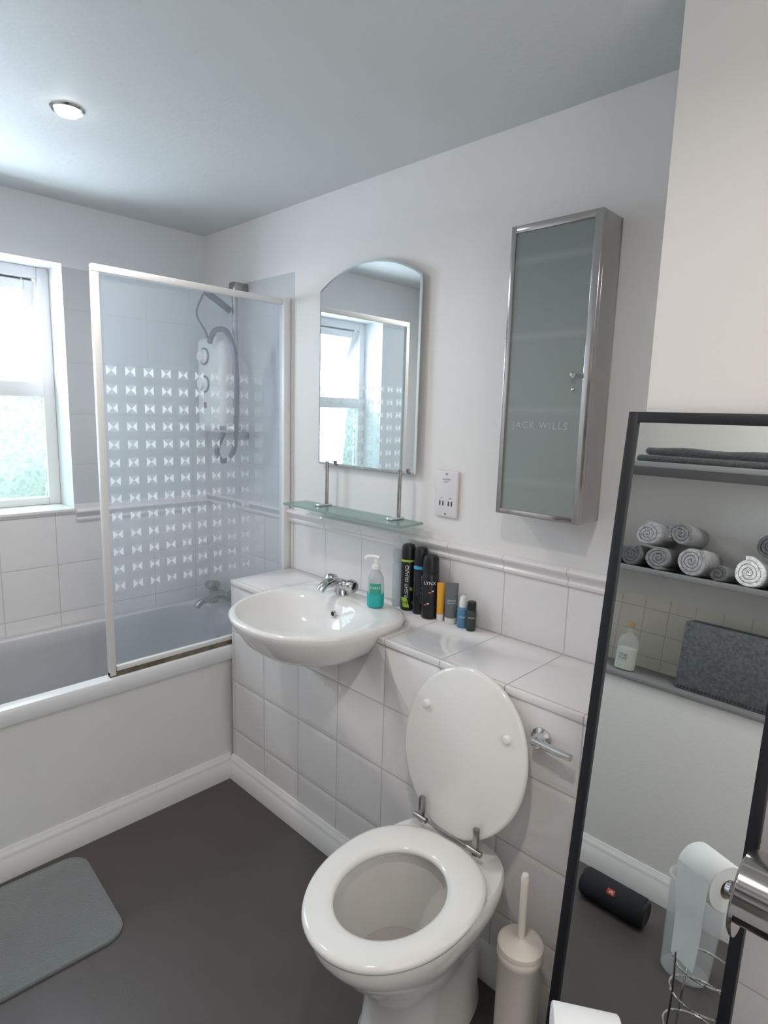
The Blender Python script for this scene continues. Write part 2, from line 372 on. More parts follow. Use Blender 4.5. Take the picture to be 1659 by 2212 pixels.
# ------------------------------------------------------------------ bath screen
SX=.630
sc=thing('bath_screen',(SX,-.37,.557),'glass bath screen with white frame and etched bow-tie squares','shower screen')
z0,z1=.560,1.888
part('glass',box('glass',SX-.0005,SX+.0005,-.722,-.032,z0+.03,z1-.018,M_screen),sc,'hazy glass etched with bow-tie squares')
part('top_rail',box('top_rail',SX-.01,SX+.01,-.745,-.022,z1-.022,z1,M_white,.002),sc)
part('outer_rail',box('outer_rail',SX-.011,SX+.011,-.745,-.724,z0+.002,z1-.023,M_white,.002),sc)
part('wall_profile',box('wall_profile',SX-.016,SX+.016,-.034,-.002,z0,z1+.004,M_white,.002),sc)
part('bottom_rail',box('bottom_rail',SX-.009,SX+.009,-.721,-.036,z0+.014,z0+.032,M_white,.002),sc)
part('seal',box('seal',SX-.008,SX+.010,-.745,-.036,z0-.002,z0+.013,M_mould),sc,'dark mouldy rubber seal')
# ------------------------------------------------------------------ shower
sh=thing('electric_shower',(.16,-.002,1.4),'white wall-mounted electric shower unit with two dials','shower')
bm=bmesh.new(); bm_box(bm,.05,.27,-.085,-.002,1.36,1.775,.03,4)
part('body',finish(bm,'body',M_plas,50),sh)
for z in (1.69,1.57):
    part('dial',lathe('dial',[(.030,-.086),(.030,-.094),(.022,-.1),(.022,-.112),(.001,-.114)],M_plas,(.13,0,z),n=28,axis='y'),sh)
    part('dial_ring',lathe('dial_ring',[(.038,-.084),(.038,-.089),(.031,-.089),(.031,-.084)],M_hose,(.13,0,z),n=28,axis='y'),sh)
part('indicator',box('indicator',.12,.14,-.087,-.084,1.465,1.49,M_hose),sh)
rl=thing('shower_rail',(.33,-.03,1.3),'grey riser rail with hand shower and looping hose','shower rail')
part('pole',tube('pole',[(.33,-.055,1.33),(.33,-.055,1.98)],.012,M_chromed,n=14),rl)
for z in (1.35,1.965): part('bracket',box('bracket',.308,.352,-.07,-.001,z-.018,z+.018,M_chromed,.006),rl)
part('slider',box('slider',.305,.355,-.09,-.035,1.84,1.89,M_hose,.008),rl)
hsx,hsy,hsz=.25,-.16,1.90
part('hand_shower',lathe('hand_shower',[(.012,0),(.062,.006),(.068,.02),(.05,.034),(.02,.045)],M_black,(0,0,0),n=28),rl)
# the head mesh was shifted by -root; place it under the arm end, tilted slightly
hs=rl.children[-1]; hs.matrix_local=Matrix.Translation((hsx-.33,hsy+.03,hsz-1.3))@Matrix.Rotation(math.radians(12),4,'Y')@Matrix.Translation(Vector(rl.location))
part('arm',tube('arm',[(.33,-.075,1.865),(.30,-.11,1.90),(hsx+.01,hsy+.01,1.94)],.014,M_black,smooth=4),rl)
part('hose',tube('hose',[(.22,-.05,1.358),(.23,-.09,1.28),(.30,-.10,1.24),(.40,-.11,1.30),(.44,-.12,1.50),(.43,-.12,1.68),(.37,-.12,1.775),(.28,-.12,1.785),(.235,-.12,1.74)],.0115,M_hose,smooth=8),rl,'grey ribbed hose')
part('cord',tube('cord',[(.235,-.12,1.74),(.215,-.13,1.79),(.185,-.15,1.86),(.24,-.15,1.93)],.0045,M_black,smooth=8),rl,'thin black cord')
part('soap_dish',boxes('soap_dish',[(.28,.43,-.13,-.068,1.375,1.392)],M_chromed,.004),rl)
# ------------------------------------------------------------------ basin
BX=1.190
def basin_outer(k=1.0):
    L=[(.715,.10,.09,.08,-.33),(.720,.15,.135,.13,-.325),(.735,.19,.178,.16,-.32),(.762,.222,.220,.18,-.31),(.795,.247,.252,.195,-.30),(.822,.261,.271,.203,-.30),(.838,.265,.276,.205,-.30),(.845,.263,.274,.203,-.30)]
    return [oval(BX,cy,a*k,bf*k,bb*k,z,2.15,3.6) for z,a,bf,bb,cy in L]
bs=thing('wash_basin',(BX,-.3,.69),'white ceramic semi-recessed wash basin','sink')
rings=basin_outer()
for z,a,bf,bb,cy,nb in [(.8485,.257,.268,.198,-.30,3.4),(.8485,.243,.205,.165,-.348,2.4),(.844,.236,.198,.158,-.351,2.3),(.830,.228,.191,.150,-.354,2.2),(.80,.205,.171,.135,-.356,2),(.770,.170,.140,.115,-.355,2),(.750,.12,.10,.085,-.35,2),(.743,.06,.05,.045,-.345,2),(.741,.025,.025,.025,-.345,2)]:
    rings.append(oval(BX,cy,a,bf,bb,z,2.1,nb))
basin=part('bowl',loft('bowl',rings,M_cer,angle=60),bs)
part('overflow',lathe('overflow',[(.0105,-.230),(.0105,-.224),(.007,-.224),(.007,-.2245)],M_chrome,(BX-.01,0,.808),n=20,axis='y'),bs)
part('overflow_hole',lathe('overflow_hole',[(.0075,-.2302),(.0075,-.227)],M_dark,(BX-.01,0,.808),n=20,axis='y'),bs)
part('drain',lathe('drain',[(.024,.7425),(.024,.745),(.018,.746),(.001,.7455)],M_chrome,(BX,-.345,0),n=24),bs)
tx=1.13; ty=-.148
tp=thing('basin_mixer_tap',(tx,ty,.8485),'chrome basin mixer tap with two knob handles','tap')
part('base',lathe('base',[(.026,.849),(.026,.855),(.022,.864),(.020,.88),(.012,.893)],M_chrome,(tx,ty,0),n=24),tp)
part('body',tube('body',[(tx-.034,ty,.882),(tx-.022,ty,.882),(tx+.022,ty,.882),(tx+.034,ty,.882)],.015,M_chrome,n=18,radii=[.014,.020,.020,.014]),tp)
part('spout',tube('spout',[(tx,ty+.005,.882),(tx,ty-.035,.898),(tx,ty-.075,.894),(tx,ty-.095,.876)],.015,M_chrome,n=16,smooth=5),tp)
for s in (-1,1):
    part('handle',lathe('handle',[(.013,s*.034),(.021,s*.037),(.024,s*.045),(.023,s*.060),(.016,s*.067),(.001,s*.068)],M_chrome,(tx,ty,.886),n=14,axis='x',angle=25),tp)
# ------------------------------------------------------------------ tiled ledge
lg=thing('tiled_ledge',(1.4,-.14,0),'white tiled boxed-in ledge housing basin and cistern','counter')
def cut(me,cutter_rings):
    a=bpy.data.objects.new('a',me); COL.objects.link(a)
    b=bpy.data.objects.new('b',loft('c',cutter_rings,M_cer)); COL.objects.link(b)
    md=a.modifiers.new('b','BOOLEAN'); md.operation='DIFFERENCE'; md.object=b; md.solver='EXACT'
    dg=bpy.context.evaluated_depsgraph_get(); r=bpy.data.meshes.new_from_object(a.evaluated_get(dg))
    bpy.data.objects.remove(a); bpy.data.objects.remove(b); return r
cr=basin_outer(.985)
cr2=cr+[[(x,y,.9) for x,y,z in cr[-1]]]
part('top',cut(box('top',.6536,XB-.001,LD-.004,-.001,LZ-.02,LZ,M_ltop,.003),cr2),lg,'glossy tiled top')
part('front_panel',cut(box('front_panel',.6536,XB-.001,LD,LD+.02,0,LZ-.0205,M_lfront),cr2),lg,'embossed tiled front panel')
for x,z in ((.884,.70),(1.225,.595)):
    part('screw_cap',lathe('screw_cap',[(.006,LD-.0005),(.006,LD-.003),(.001,LD-.005)],M_plas,(x,0,z),n=14,axis='y'),lg)
fl=thing('flush_lever',(2.0,LD,.726),'chrome toilet flush lever','flush handle')
part('rose',lathe('rose',[(.025,LD-.0005),(.025,LD-.006),(.017,LD-.012),(.014,LD-.03),(.001,LD-.034)],M_chrome,(1.990,0,.728),n=28,axis='y'),fl)
part('lever',tube('lever',[(1.985,LD-.028,.730),(2.01,LD-.03,.730),(2.045,LD-.034,.731),(2.082,LD-.036,.732)],.01,M_chrome,n=12,radii=[.010,.008,.009,.008]),fl)
# ------------------------------------------------------------------ toilet
TX=1.804
to=thing('toilet',(TX,-.385,0),'white ceramic back-to-wall toilet with raised lid','toilet')
PANROT=Matrix.Translation((TX+.016,-.385,0))@Matrix.Rotation(math.radians(3.5),4,'Z')@Matrix.Translation((-TX,.385,0))
def rp(me): me.transform(PANROT); return me
def tr(z,a,yf,yb,cy=-.56,nb=3.4,nf=2.1): return oval(TX,cy,a,cy-yf,yb-cy,z,nf,nb)
tb=LD-.030
rings=[tr(0,.108,-.655,tb),tr(.012,.109,-.658,tb),tr(.035,.101,-.648,tb),tr(.12,.097,-.640,tb),tr(.19,.102,-.66,tb),tr(.25,.120,-.70,tb),tr(.30,.142,-.747,tb),tr(.345,.160,-.79,tb),tr(.375,.166,-.810,tb),tr(.395,.167,-.814,tb),tr(.405,.162,-.808,tb-.005),
 oval(TX,-.615,.135,.17,.165,.406),oval(TX,-.615,.128,.163,.158,.398),oval(TX,-.615,.126,.16,.155,.375),oval(TX,-.615,.118,.15,.145,.33),oval(TX,-.615,.10,.125,.12,.28),oval(TX,-.61,.075,.09,.09,.235),oval(TX,-.60,.05,.06,.06,.20)]
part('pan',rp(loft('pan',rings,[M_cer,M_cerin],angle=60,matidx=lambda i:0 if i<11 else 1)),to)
part('water',rp(loft('water',[oval(TX,-.605,.083,.10,.10,.247),oval(TX,-.605,.083,.10,.10,.2485)],M_water)),to)
sr=[]
for k in range(14):
    t=2*pi*k/14; w=math.sin(t)
    z=.4225+.012*math.copysign(abs(w)**.6,w)
    u=.5+.5*math.copysign(abs(math.cos(t))**.7,math.cos(t))
    o=oval(TX,-.59,.180,.240,.195,z,2.05,2.35); i_=oval(TX,-.617,.113,.140,.137,z)
    sr.append([tuple(i_[j][q]+(o[j][q]-i_[j][q])*u for q in range(3)) for j in range(len(o))])
part('seat',rp(loft('seat',sr,M_seat,wrap=True,angle=60)),to)
lr=[]
ly0,ly1=-.388,-.309; lz0,lz1=.424,.840
for k,(th,sc_) in enumerate([(0,.955),(.003,.985),(.009,1.0),(.014,.99),(.017,.96)]):
    ring=[]
    for i in range(72):
        t=2*pi*i/72; c=math.cos(t); s_=math.sin(t)
        x=.185*sc_*c; v=math.copysign(abs(s_)**(2/2.1),s_)
        if s_<0: x*=(1-.12*abs(s_)**2)
        h=.5+.5*v*sc_ ; 
        ring.append((TX+x,ly0+(ly1-ly0)*h+th,lz0+(lz1-lz0)*h))
    lr.append(ring)
lid=part('lid',loft('lid',lr,M_seat,angle=50),to)
def lidpt(x,h): return (x,ly0+(ly1-ly0)*h,lz0+(lz1-lz0)*h)
for x in (-.124,.124):
    p=lidpt(TX+x,.70)
    part('bumper',lathe('bumper',[(.011,.001),(.0105,-.006),(.008,-.010),(.001,-.011)],M_plas,p,n=18,axis='y'),lid)
for x in (-.080,.090):
    p1=lidpt(TX+x,0)
    part('hinge_plate',boxes('hinge_plate',[(TX+x-.007,TX+x+.007,p1[1]-.008,p1[1]+.004,.425,.495)],M_chromed,.002),to,'worn chrome hinge')
    part('hinge_barrel',tube('hinge_barrel',[(TX+x-.02,-.394,.437),(TX+x+.02,-.394,.437)],.007,M_chromed,n=12),to,'worn chrome hinge')
part('hinge_rod',tube('hinge_rod',[(TX-.080,-.390,.434),(TX+.090,-.390,.434)],.0022,M_chromed,n=8),to,'worn chrome hinge rod')
# ------------------------------------------------------------------ toilet brush
bx,by=2.036,-.40
tbv=thing('toilet_brush',(bx,by,0),'cream plastic toilet brush in a round holder','toilet brush')
part('holder',lathe('holder',[(.050,0),(.052,.006),(.048,.02),(.048,.255),(.052,.262),(.052,.275),(.049,.28)],M_cream,(bx,by,0)),tbv)
part('lid',lathe('lid',[(.049,.2805),(.052,.283),(.051,.292),(.045,.298),(.014,.302),(.010,.306)],M_cream,(bx,by,0)),tbv)
part('handle',lathe('handle',[(.0085,.305),(.0085,.44),(.0095,.455),(.007,.465),(.001,.466)],M_cream,(bx,by,0),n=18),tbv)
# ------------------------------------------------------------------ bath mat
def rugmesh():
    ring=rectring(.675,1.085,-1.48,-.89,0,.06,8)
    c=Vector((.88,-1.2,0))
    def rotp(p,s,z):
        v=Vector(p)-c; v.x*=s; v.y*=(s+ (1-s)*.3); 
        v=Matrix.Rotation(math.radians(-3),3,'Z')@v; return tuple(c+v+Vector((0,0,z)))
    rs=[(1,.0),(1.005,.004),(1,.009),(.985,.011),(.96,.0095),(.94,.012),(.7,.0125),(.35,.0125),(.05,.0125)]
    return loft('m',[[rotp(p,s,z) for p in ring] for s,z in rs],M_rug,angle=80)
rg=bpy.data.objects.new('bath_mat',rugmesh()); COL.objects.link(rg); rg['label']='grey microfibre bath mat with rounded corners'; rg['category']='bath mat'
# ------------------------------------------------------------------ arched mirror & glass shelf
am=thing('arched_wall_mirror',(1.1,-.002,1.27),'frameless arched bathroom mirror hanging on a white wall','mirror')
def archpoly(ins):
    x0,x1,zb,zs,zt=.850+ins,1.338-ins,1.270+ins,1.892-ins*.5,1.963-ins
    out=[(x0,zb),(x1,zb)]
    cx=(x0+x1)/2; w=(x1-x0)/2; h=zt-zs; Rr=(w*w+h*h)/(2*h); a0=math.asin(w/Rr)
    for i in range(25):
        a=a0-2*a0*i/24; out.append((cx+Rr*math.sin(a),zt-Rr+Rr*math.cos(a)))
    return out
part('backing',prism('backing',archpoly(.03),'y',-.020,-.002,M_dark),am)
part('glass',loft('glass',[[(x,-.020,z) for x,z in archpoly(0)],[(x,-.024,z) for x,z in archpoly(0)],[(x,-.0255,z) for x,z in archpoly(.007)]],[M_bevel,M_mirror],matidx=lambda i:0,angle=10),am)
gm=am.children[-1].data
for p in gm.polygons:
    if len(p.vertices)>10 and p.normal.y<-.9: p.material_index=1
gs=thing('glass_shelf',(1.08,-.07,1.1),'frosted green glass shelf hung on chrome rods','shelf')
bm=bmesh.new(); bm_box(bm,.775,1.380,-.135,-.022,1.112,1.120,.002,1)
part('plate',finish(bm,'plate',M_shelfglass),gs)
for x in (.925,1.290):
    part('rod',tube('rod',[(x,-.045,1.095),(x,-.045,1.285)],.0065,M_chromed,n=14),gs)
    part('clamp',boxes('clamp',[(x-.014,x+.014,-.09,-.03,1.1205,1.128),(x-.008,x+.008,-.053,-.037,1.09,1.1115)],M_chrome,.002),gs)
# shaver socket
sk=thing('shaver_socket',(1.457,-.002,1.22),'white two-pin shaver socket on wall','socket')
part('plate',box('plate',1.414,1.501,-.011,-.001,1.147,1.293,M_sock,.004,3),sk)
M_ink=flat('grey_ink',(.12,.12,.13))
part('slots',boxes('slots',[(1.4325,1.4365,-.0118,-.0105,1.183,1.198),(1.4445,1.4485,-.0118,-.0105,1.183,1.198),(1.4665,1.4705,-.0118,-.0105,1.183,1.198),(1.4785,1.4825,-.0118,-.0105,1.183,1.198)],M_dark),sk)
part('lettering',text_on('SHAVERS\nONLY',.0075,lambda x,y:(1.457+x,-.0114,1.262+y),M_ink),sk)
part('lettering',text_on('115V',.006,lambda x,y:(1.4405+x,-.0114,1.207+y),M_ink),sk)
part('lettering',text_on('230V',.006,lambda x,y:(1.4745+x,-.0114,1.207+y),M_ink),sk)
for z in (1.157,1.283): part('screw',lathe('screw',[(.0035,-.0108),(.0035,-.012),(.001,-.0122)],M_chromed,(1.457,0,z),n=12,axis='y'),sk)
# ------------------------------------------------------------------ cabinet
cb=thing('wall_cabinet',(1.83,-.05,1.205),'slim brushed steel wall cabinet with frosted glass door','cabinet')
c1,c2,cz0,cz1,cd=1.706,1.950,1.205,1.940,-.105
part('body',box('body',c1,c2,cd+.016,-.001,cz0,cz1,M_steel,.0015),cb)
b_=.014
dr=part('door',boxes('door',[(c1,c1+b_,cd,cd+.015,cz0,cz1),(c2-b_-.006,c2,cd,cd+.015,cz0,cz1),(c1+b_,c2-b_-.006,cd,cd+.015,cz0,cz0+b_),(c1+b_,c2-b_-.006,cd,cd+.015,cz1-b_-.004,cz1)],M_steel,.0012),cb)
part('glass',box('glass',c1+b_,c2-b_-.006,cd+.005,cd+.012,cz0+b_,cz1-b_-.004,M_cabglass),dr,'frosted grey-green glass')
part('knob',lathe('knob',[(.003,cd+.005),(.003,cd-.006),(.0075,cd-.010),(.008,cd-.016),(.004,cd-.021),(.001,cd-.0215)],M_chrome,(1.911,0,1.567),n=20,axis='y'),dr)
part('lock',lathe('lock',[(.003,cd+.005),(.003,cd+.001),(.001,cd)],M_chrome,(1.905,0,1.533),n=12,axis='y'),dr)
part('lettering',text_on('JACK WILLS',.0245,lambda x,y:(1.819+x,cd+.0045,1.443+y),flat('pale_letters',(.40,.44,.435)),1.25),dr,'pale lettering')
# ------------------------------------------------------------------ toiletries
PH=math.radians(-48)
def bottle(name,cx,cy,z0,prof_parts,label,cat,group=None):
    t=thing(name,(cx,cy,z0),label,cat,group)
    for pn,prof,m in prof_parts:
        part(pn,lathe(pn,[(r,z0+h) for r,h in prof],m,(cx,cy,0),n=28),t)
    return t
Z=LZ+.0005
G='toiletries on the tiled ledge'
M_can=mat('black_can',(.015,.016,.02),.25)
M_green=flat('lime_green',(.35,.62,.05)); M_cyan=flat('cyan_blue',(.05,.38,.62)); M_wht=flat('white_ink',(.8,.8,.8)); M_red=flat('red_white',(.75,.12,.08)); M_gink=flat('silver_ink',(.42,.43,.44))
def canprof(r,h,cap): 
    return [('can',[(r*.9,0),(r,.004),(r,h-cap-.004),(r*.94,h-cap)],M_can),('cap',[(r*.95,h-cap+.0005),(r*.97,h-cap+.004),(r*.95,h-.012),(r*.8,h-.003),(r*.5,h)],M_black)]
def band(cx,cy,r,z0,z1,p0,p1,m,slant=0,name='stripe'):
    bm=bmesh.new(); n=10; a=[];b=[]
    for i in range(n+1):
        p=p0+(p1-p0)*i/n
        a.append(bm.verts.new((cx+r*math.cos(p-slant),cy+r*math.sin(p-slant),z0))); b.append(bm.verts.new((cx+r*math.cos(p+slant),cy+r*math.sin(p+slant),z1)))
    for i in range(n): bm.faces.new((a[i],a[i+1],b[i+1],b[i]))
    return finish(bm,name,m)
c=bottle('deodorant_can',1.333,-.036,Z,canprof(.0235,.222,.055),'black aerosol deodorant can with green stripes','deodorant',G)
part('lettering',cyltext('RIGHT GUARD',.0165,1.333,-.036,Z+.100,.0239,PH-.15,M_wht,True),c)
part('stripe',band(1.333,-.036,.0238,Z+.165,Z+.172,PH-1.3,PH+1.3,M_green),c)
part('stripe',band(1.333,-.036,.0238,Z+.02,Z+.08,PH+.50,PH+.9,M_green,-.25),c)
part('stripe',band(1.333,-.036,.0238,Z+.012,Z+.045,PH-.8,PH+.1,M_green,-.2),c)
c=bottle('deodorant_can',1.386,-.034,Z,canprof(.0235,.220,.055),'black aerosol deodorant can with blue stripe','deodorant',G)
part('lettering',cyltext('RIGHT GUARD',.014,1.386,-.034,Z+.085,.0239,PH+.3,M_gink,True),c)
part('stripe',band(1.386,-.034,.0238,Z+.02,Z+.15,PH+.75,PH+1.05,M_cyan,.15),c)
part('stripe',band(1.386,-.034,.0238,Z+.150,Z+.160,PH-1.3,PH+1.3,M_cyan),c)
c=bottle('deodorant_can',1.436,-.044,Z,canprof(.0265,.205,.06),'black body spray can with white and red motif','deodorant',G)
part('lettering',cyltext('LYNX',.016,1.436,-.044,Z+.118,.0269,PH-.1,M_wht),c)
part('stripe',band(1.436,-.044,.0268,Z+.045,Z+.09,PH-.5,PH-.15,M_red,.3),c)
part('stripe',band(1.436,-.044,.0268,Z+.05,Z+.095,PH-.1,PH+.15,M_wht,.3),c)
c=bottle('clear_spray_bottle',1.285,-.035,Z,[('body',[(.015,0),(.017,.004),(.017,.145),(.012,.152)],M_clearp),('cap',[(.016,.153),(.016,.19),(.013,.193)],M_clearp)],'clear plastic bottle with translucent cap','bottle',G)
def tubeb(name,cx,cy,z0,w,h,cap,mb,mc,label,txt=None,tcol=None):
    t=thing(name,(cx,cy,z0),label,'tube',G)
    part('cap',lathe('cap',[(w*.42,z0),(w*.44,z0+.002),(w*.44,z0+cap)],mc,(cx,cy,0),n=24),t)
    rs=[]
    ca,sa=math.cos(PH+pi/2),math.sin(PH+pi/2)
    for k in range(9):
        f=k/8; a=w*.44+(w*.5-w*.44)*f; b=w*.44*(1-f)+.0015
        rs.append([(cx+a*math.cos(q)*ca-b*math.sin(q)*sa,cy+a*math.cos(q)*sa+b*math.sin(q)*ca,z0+cap+.0005+(h-cap)*f) for q in [2*pi*i/28 for i in range(28)]])
    part('body',loft('body',rs,mb),t)
    if txt:
        n=Vector((math.cos(PH),math.sin(PH),0)); s=Vector((ca,sa,0))
        def fn(x,y):
            zz=h*.55+y; f=(zz-cap)/(h-cap); b=w*.44*(1-f)+.0015+.0006
            a=w*.47; q=max(-.99,min(.99,x/a)); return tuple(Vector((cx,cy,z0+zz))+s*x+n*b*math.sqrt(1-q*q)*1.02)
        part('lettering',text_on(txt,.007,fn,tcol or M_wht),t)
    return t
M_or=flat('orange_plastic',(.80,.40,.04)); M_gt=flat('grey_plastic',(.14,.15,.16)); M_bl=flat('blue_plastic',(.10,.25,.42)); M_dk=flat('dark_green_plastic',(.04,.055,.045))
tubeb('cosmetic_tube',1.478,-.04,Z,.026,.122,.022,M_or,M_wht,'orange squeeze tube with white cap')
tubeb('cosmetic_tube',1.516,-.035,Z,.042,.128,.02,M_gt,M_wht,'grey squeeze tube with pale cap','ORIGINS\nface wash')
c=bottle('small_bottle',1.562,-.036,Z,[('body',[(.015,0),(.0165,.003),(.0165,.058),(.010,.063)],M_bl),('cap',[(.011,.0635),(.011,.085),(.008,.096),(.005,.098)],M_wht)],'small blue bottle with white pump cap','bottle',G)
part('lettering',cyltext('ORIGINS',.007,1.562,-.036,Z+.035,.0169,PH,M_wht),c)
c=bottle('small_bottle',1.598,-.040,Z,[('body',[(.013,0),(.0145,.003),(.0145,.062),(.013,.064)],M_dk),('cap',[(.0138,.0645),(.0138,.088),(.012,.090)],M_black)],'small dark green bottle with black cap','bottle',G)
part('lettering',cyltext('ORIGINS',.006,1.598,-.040,Z+.042,.0149,PH,M_wht),c)
sx,sy,szz=1.305,-.158,.8492
c=thing('soap_dispenser',(sx,sy,szz),'clear pump bottle of turquoise hand soap','soap dispenser')
def pr(n,L,m): part(n,lathe(n,[(r,szz+h) for r,h in L],m,(sx,sy,0),n=30),c)
pr('bottle',[(.022,0),(.026,.004),(.027,.06),(.025,.095),(.018,.112),(.011,.120),(.010,.124)],M_clearp)
pr('soap',[(.024,.002),(.0272,.005),(.0275,.042),(.0274,.046)],M_teal)
pr('collar',[(.013,.1245),(.013,.137),(.006,.139),(.006,.158)],M_plas)
part('nozzle',tube('nozzle',[(sx+.012,sy+.004,szz+.161),(sx-.005,sy,szz+.163),(sx-.03,sy-.01,szz+.160),(sx-.036,sy-.012,szz+.152)],.006,M_plas,smooth=4),c)
M_gl=flat('green_label',(.03,.36,.25))
part('label_sticker',band(sx,sy,.0277,szz+.047,szz+.082,PH-.7,PH+.7,M_gl,name='label_sticker'),c)
part('lettering',cyltext('CAREX',.011,sx,sy,szz+.068,.0281,PH,M_wht),c)
# ------------------------------------------------------------------ leaning mirror
th=math.atan2(.164,1.479)
MX0,MW,ML=2.134,.318,1.487
lm=thing('leaning_mirror',(MX0+MW/2,-.472,.002),'tall black-framed mirror leaning against the wall','mirror')
def lpart(name,bxs,m,par,bev=.001):
    me=boxes(name,bxs,m,bev)
    me.transform(Matrix.Rotation(-th,4,'X'))
    o=bpy.data.objects.new(name,me); COL.objects.link(o); o.parent=par; return o
w=MW/2; fb=.019
lpart('frame',[(-w,-w+fb,0,.022,0.002,ML),(w-fb,w,0,.022,0.002,ML),(-w+fb,w-fb,0,.022,.002,.002+fb),(-w+fb,w-fb,0,.022,ML-fb,ML)],M_blackf,lm)
lpart('glass',[(-w+fb-.001,w-fb+.001,.007,.012,fb,ML-fb+.001)],M_mirror,lm,0)
# ------------------------------------------------------------------ roll stand
px,py=2.350,-.705
st=thing('toilet_roll_stand',(px,py,0),'chrome wire toilet roll stand with spare-roll basket','toilet roll holder')
ANG=Matrix.Translation((px,py,0))@Matrix.Rotation(math.radians(32),4,'Z')@Matrix.Translation((-px,-py,0))
def ra(me): me.transform(ANG); return me
bm=bmesh.new()
for z,r in ((.006,.072),(.12,.062),(.20,.062),(.28,.062),(.345,.066)):
    tube('x',[(px+r*math.cos(t),py+r*math.sin(t),z) for t in [2*pi*i/32 for i in range(32)]],.0025,M_chrome,n=8,closed=True,bm=bm)
for k in range(4):
    t=pi/4+k*pi/2
    tube('x',[(px+.070*math.cos(t),py+.070*math.sin(t),.004),(px+.062*math.cos(t),py+.062*math.sin(t),.12),(px+.062*math.cos(t),py+.062*math.sin(t),.28),(px+.071*math.cos(t),py+.071*math.sin(t),.37)],.0025,M_chrome,n=8,bm=bm)
part('basket',finish(bm,'basket',M_chrome),st)
part('pole',ra(tube('pole',[(px+.055,py,.006),(px+.055,py,.3),(px+.055,py,.520),(px+.053,py,.542),(px+.035,py,.550),(px-.08,py,.550),(px-.088,py,.558)],.004,M_chrome,n=10)),st)
ro=thing('toilet_roll',(px-.03,py,.535),'white toilet roll hanging on a wire stand','toilet roll')
rx0,rx1=px-.075,px+.022; rz=.533
part('paper',ra(loft('paper',[[(x,py+r*math.cos(t),rz+r*math.sin(t)) for t in [2*pi*i/40 for i in range(40)]] for x,r in [(rx0,.0215),(rx0,.0495),(rx0+.002,.051),(rx1-.002,.051),(rx1,.0495),(rx1,.0215)]],M_paper,wrap=True)),ro)
part('core',ra(loft('core',[[(x,py+r*math.cos(t),rz+r*math.sin(t)) for t in [2*pi*i/32 for i in range(32)]] for x,r in [(rx0+.001,.0195),(rx0+.001,.0212),(rx1-.001,.0212),(rx1-.001,.0195)]],M_card,wrap=True)),ro)
bm=bmesh.new(); P_=smoothpath([(0,py+.0512,rz+.01),(0,py+.0525,rz-.05),(0,py+.049,rz-.11),(0,py+.052,rz-.185)],6)
L1=[bm.verts.new((rx0+.002+.0015*i,p.y,p.z)) for i,p in enumerate(P_)]; L2=[bm.verts.new((rx1-.002,p.y,p.z)) for p in P_]
for i in range(len(P_)-1): bm.faces.new((L1[i],L1[i+1],L2[i+1],L2[i]))
part('loose_sheet',ra(finish(bm,'loose_sheet',M_paper)),ro)
# ------------------------------------------------------------------ waste bin
wb=thing('waste_bin',(2.20,-1.25,0),'small pale translucent plastic waste bin on floor','bin')
part('body',lathe('body',[(.060,.001),(.066,.004),(.080,.265),(.085,.270),(.085,.277),(.078,.277),(.064,.008),(.001,.007)],M_bin,(2.20,-1.25,0),n=36),wb)
# ------------------------------------------------------------------ wall roll holder
wh=thing('toilet_roll_holder',(2.51,-.40,.70),'chrome wall-mounted toilet roll holder with curved cover','toilet roll holder')
hy,hz,hr=-.480,.735,.070
prof=[]
for i in range(25):
    t=math.radians(-80+ i*255/24); prof.append((hy+hr*math.cos(t),hz+hr*math.sin(t)))
inner=[(hy+(y-hy)*.955,hz+(z-hz)*.955) for y,z in prof][::-1]
part('cover',prism('cover',prof+inner,'x',2.455,2.600,M_chromeh,60),wh,'dark reflective chrome cover')
part('end_cap',lathe('end_cap',[(.050,2.448),(.058,2.449),(.062,2.453),(.062,2.457)],M_chromeh,(0,hy,hz-.006),n=32,axis='x'),wh)
part('knob',lathe('knob',[(.001,2.430),(.009,2.432),(.012,2.439),(.008,2.448)],M_chrome,(0,hy,hz-.006),n=20,axis='x'),wh)
part('bracket',boxes('bracket',[(2.52,2.56,-.418,-.305,.72,.742),(2.505,2.575,-.306,-.291,.695,.765)],M_chrome,.003),wh)
# ------------------------------------------------------------------ niche contents
for z in (1.17,1.585):
    o=bpy.data.objects.new('niche_shelf',box('niche_shelf',NX0+.001,NX1-.001,-1.819,YF+.004,z-.022,z,M_shelfg,.002)); COL.objects.link(o)
    o['label']='grey shelf board in a wall niche'; o['category']='shelf'; o['group']='grey niche shelves'
o=bpy.data.objects.new('niche_shelf',box('niche_shelf',NX0+.001,NX1-.001,-1.819,YF+.012,NZ0+.0005,NZ0+.018,M_shelfg,.002)); COL.objects.link(o)
o['label']='grey shelf board in a wall niche'; o['category']='shelf'; o['group']='grey niche shelves'
def terry(n,c): return mat(n,c,.95,noise=.3,nscale=90,bump=1.0,bscale=180,sheen=.5)
TD=terry('dark_grey_terry',(.10,.10,.11)); TM=terry('mid_grey_terry',(.22,.22,.23)); TL=terry('light_grey_terry',(.38,.38,.40)); TW=terry('white_terry',(.85,.85,.87)); TF=terry('charcoal_terry',(.055,.055,.062))
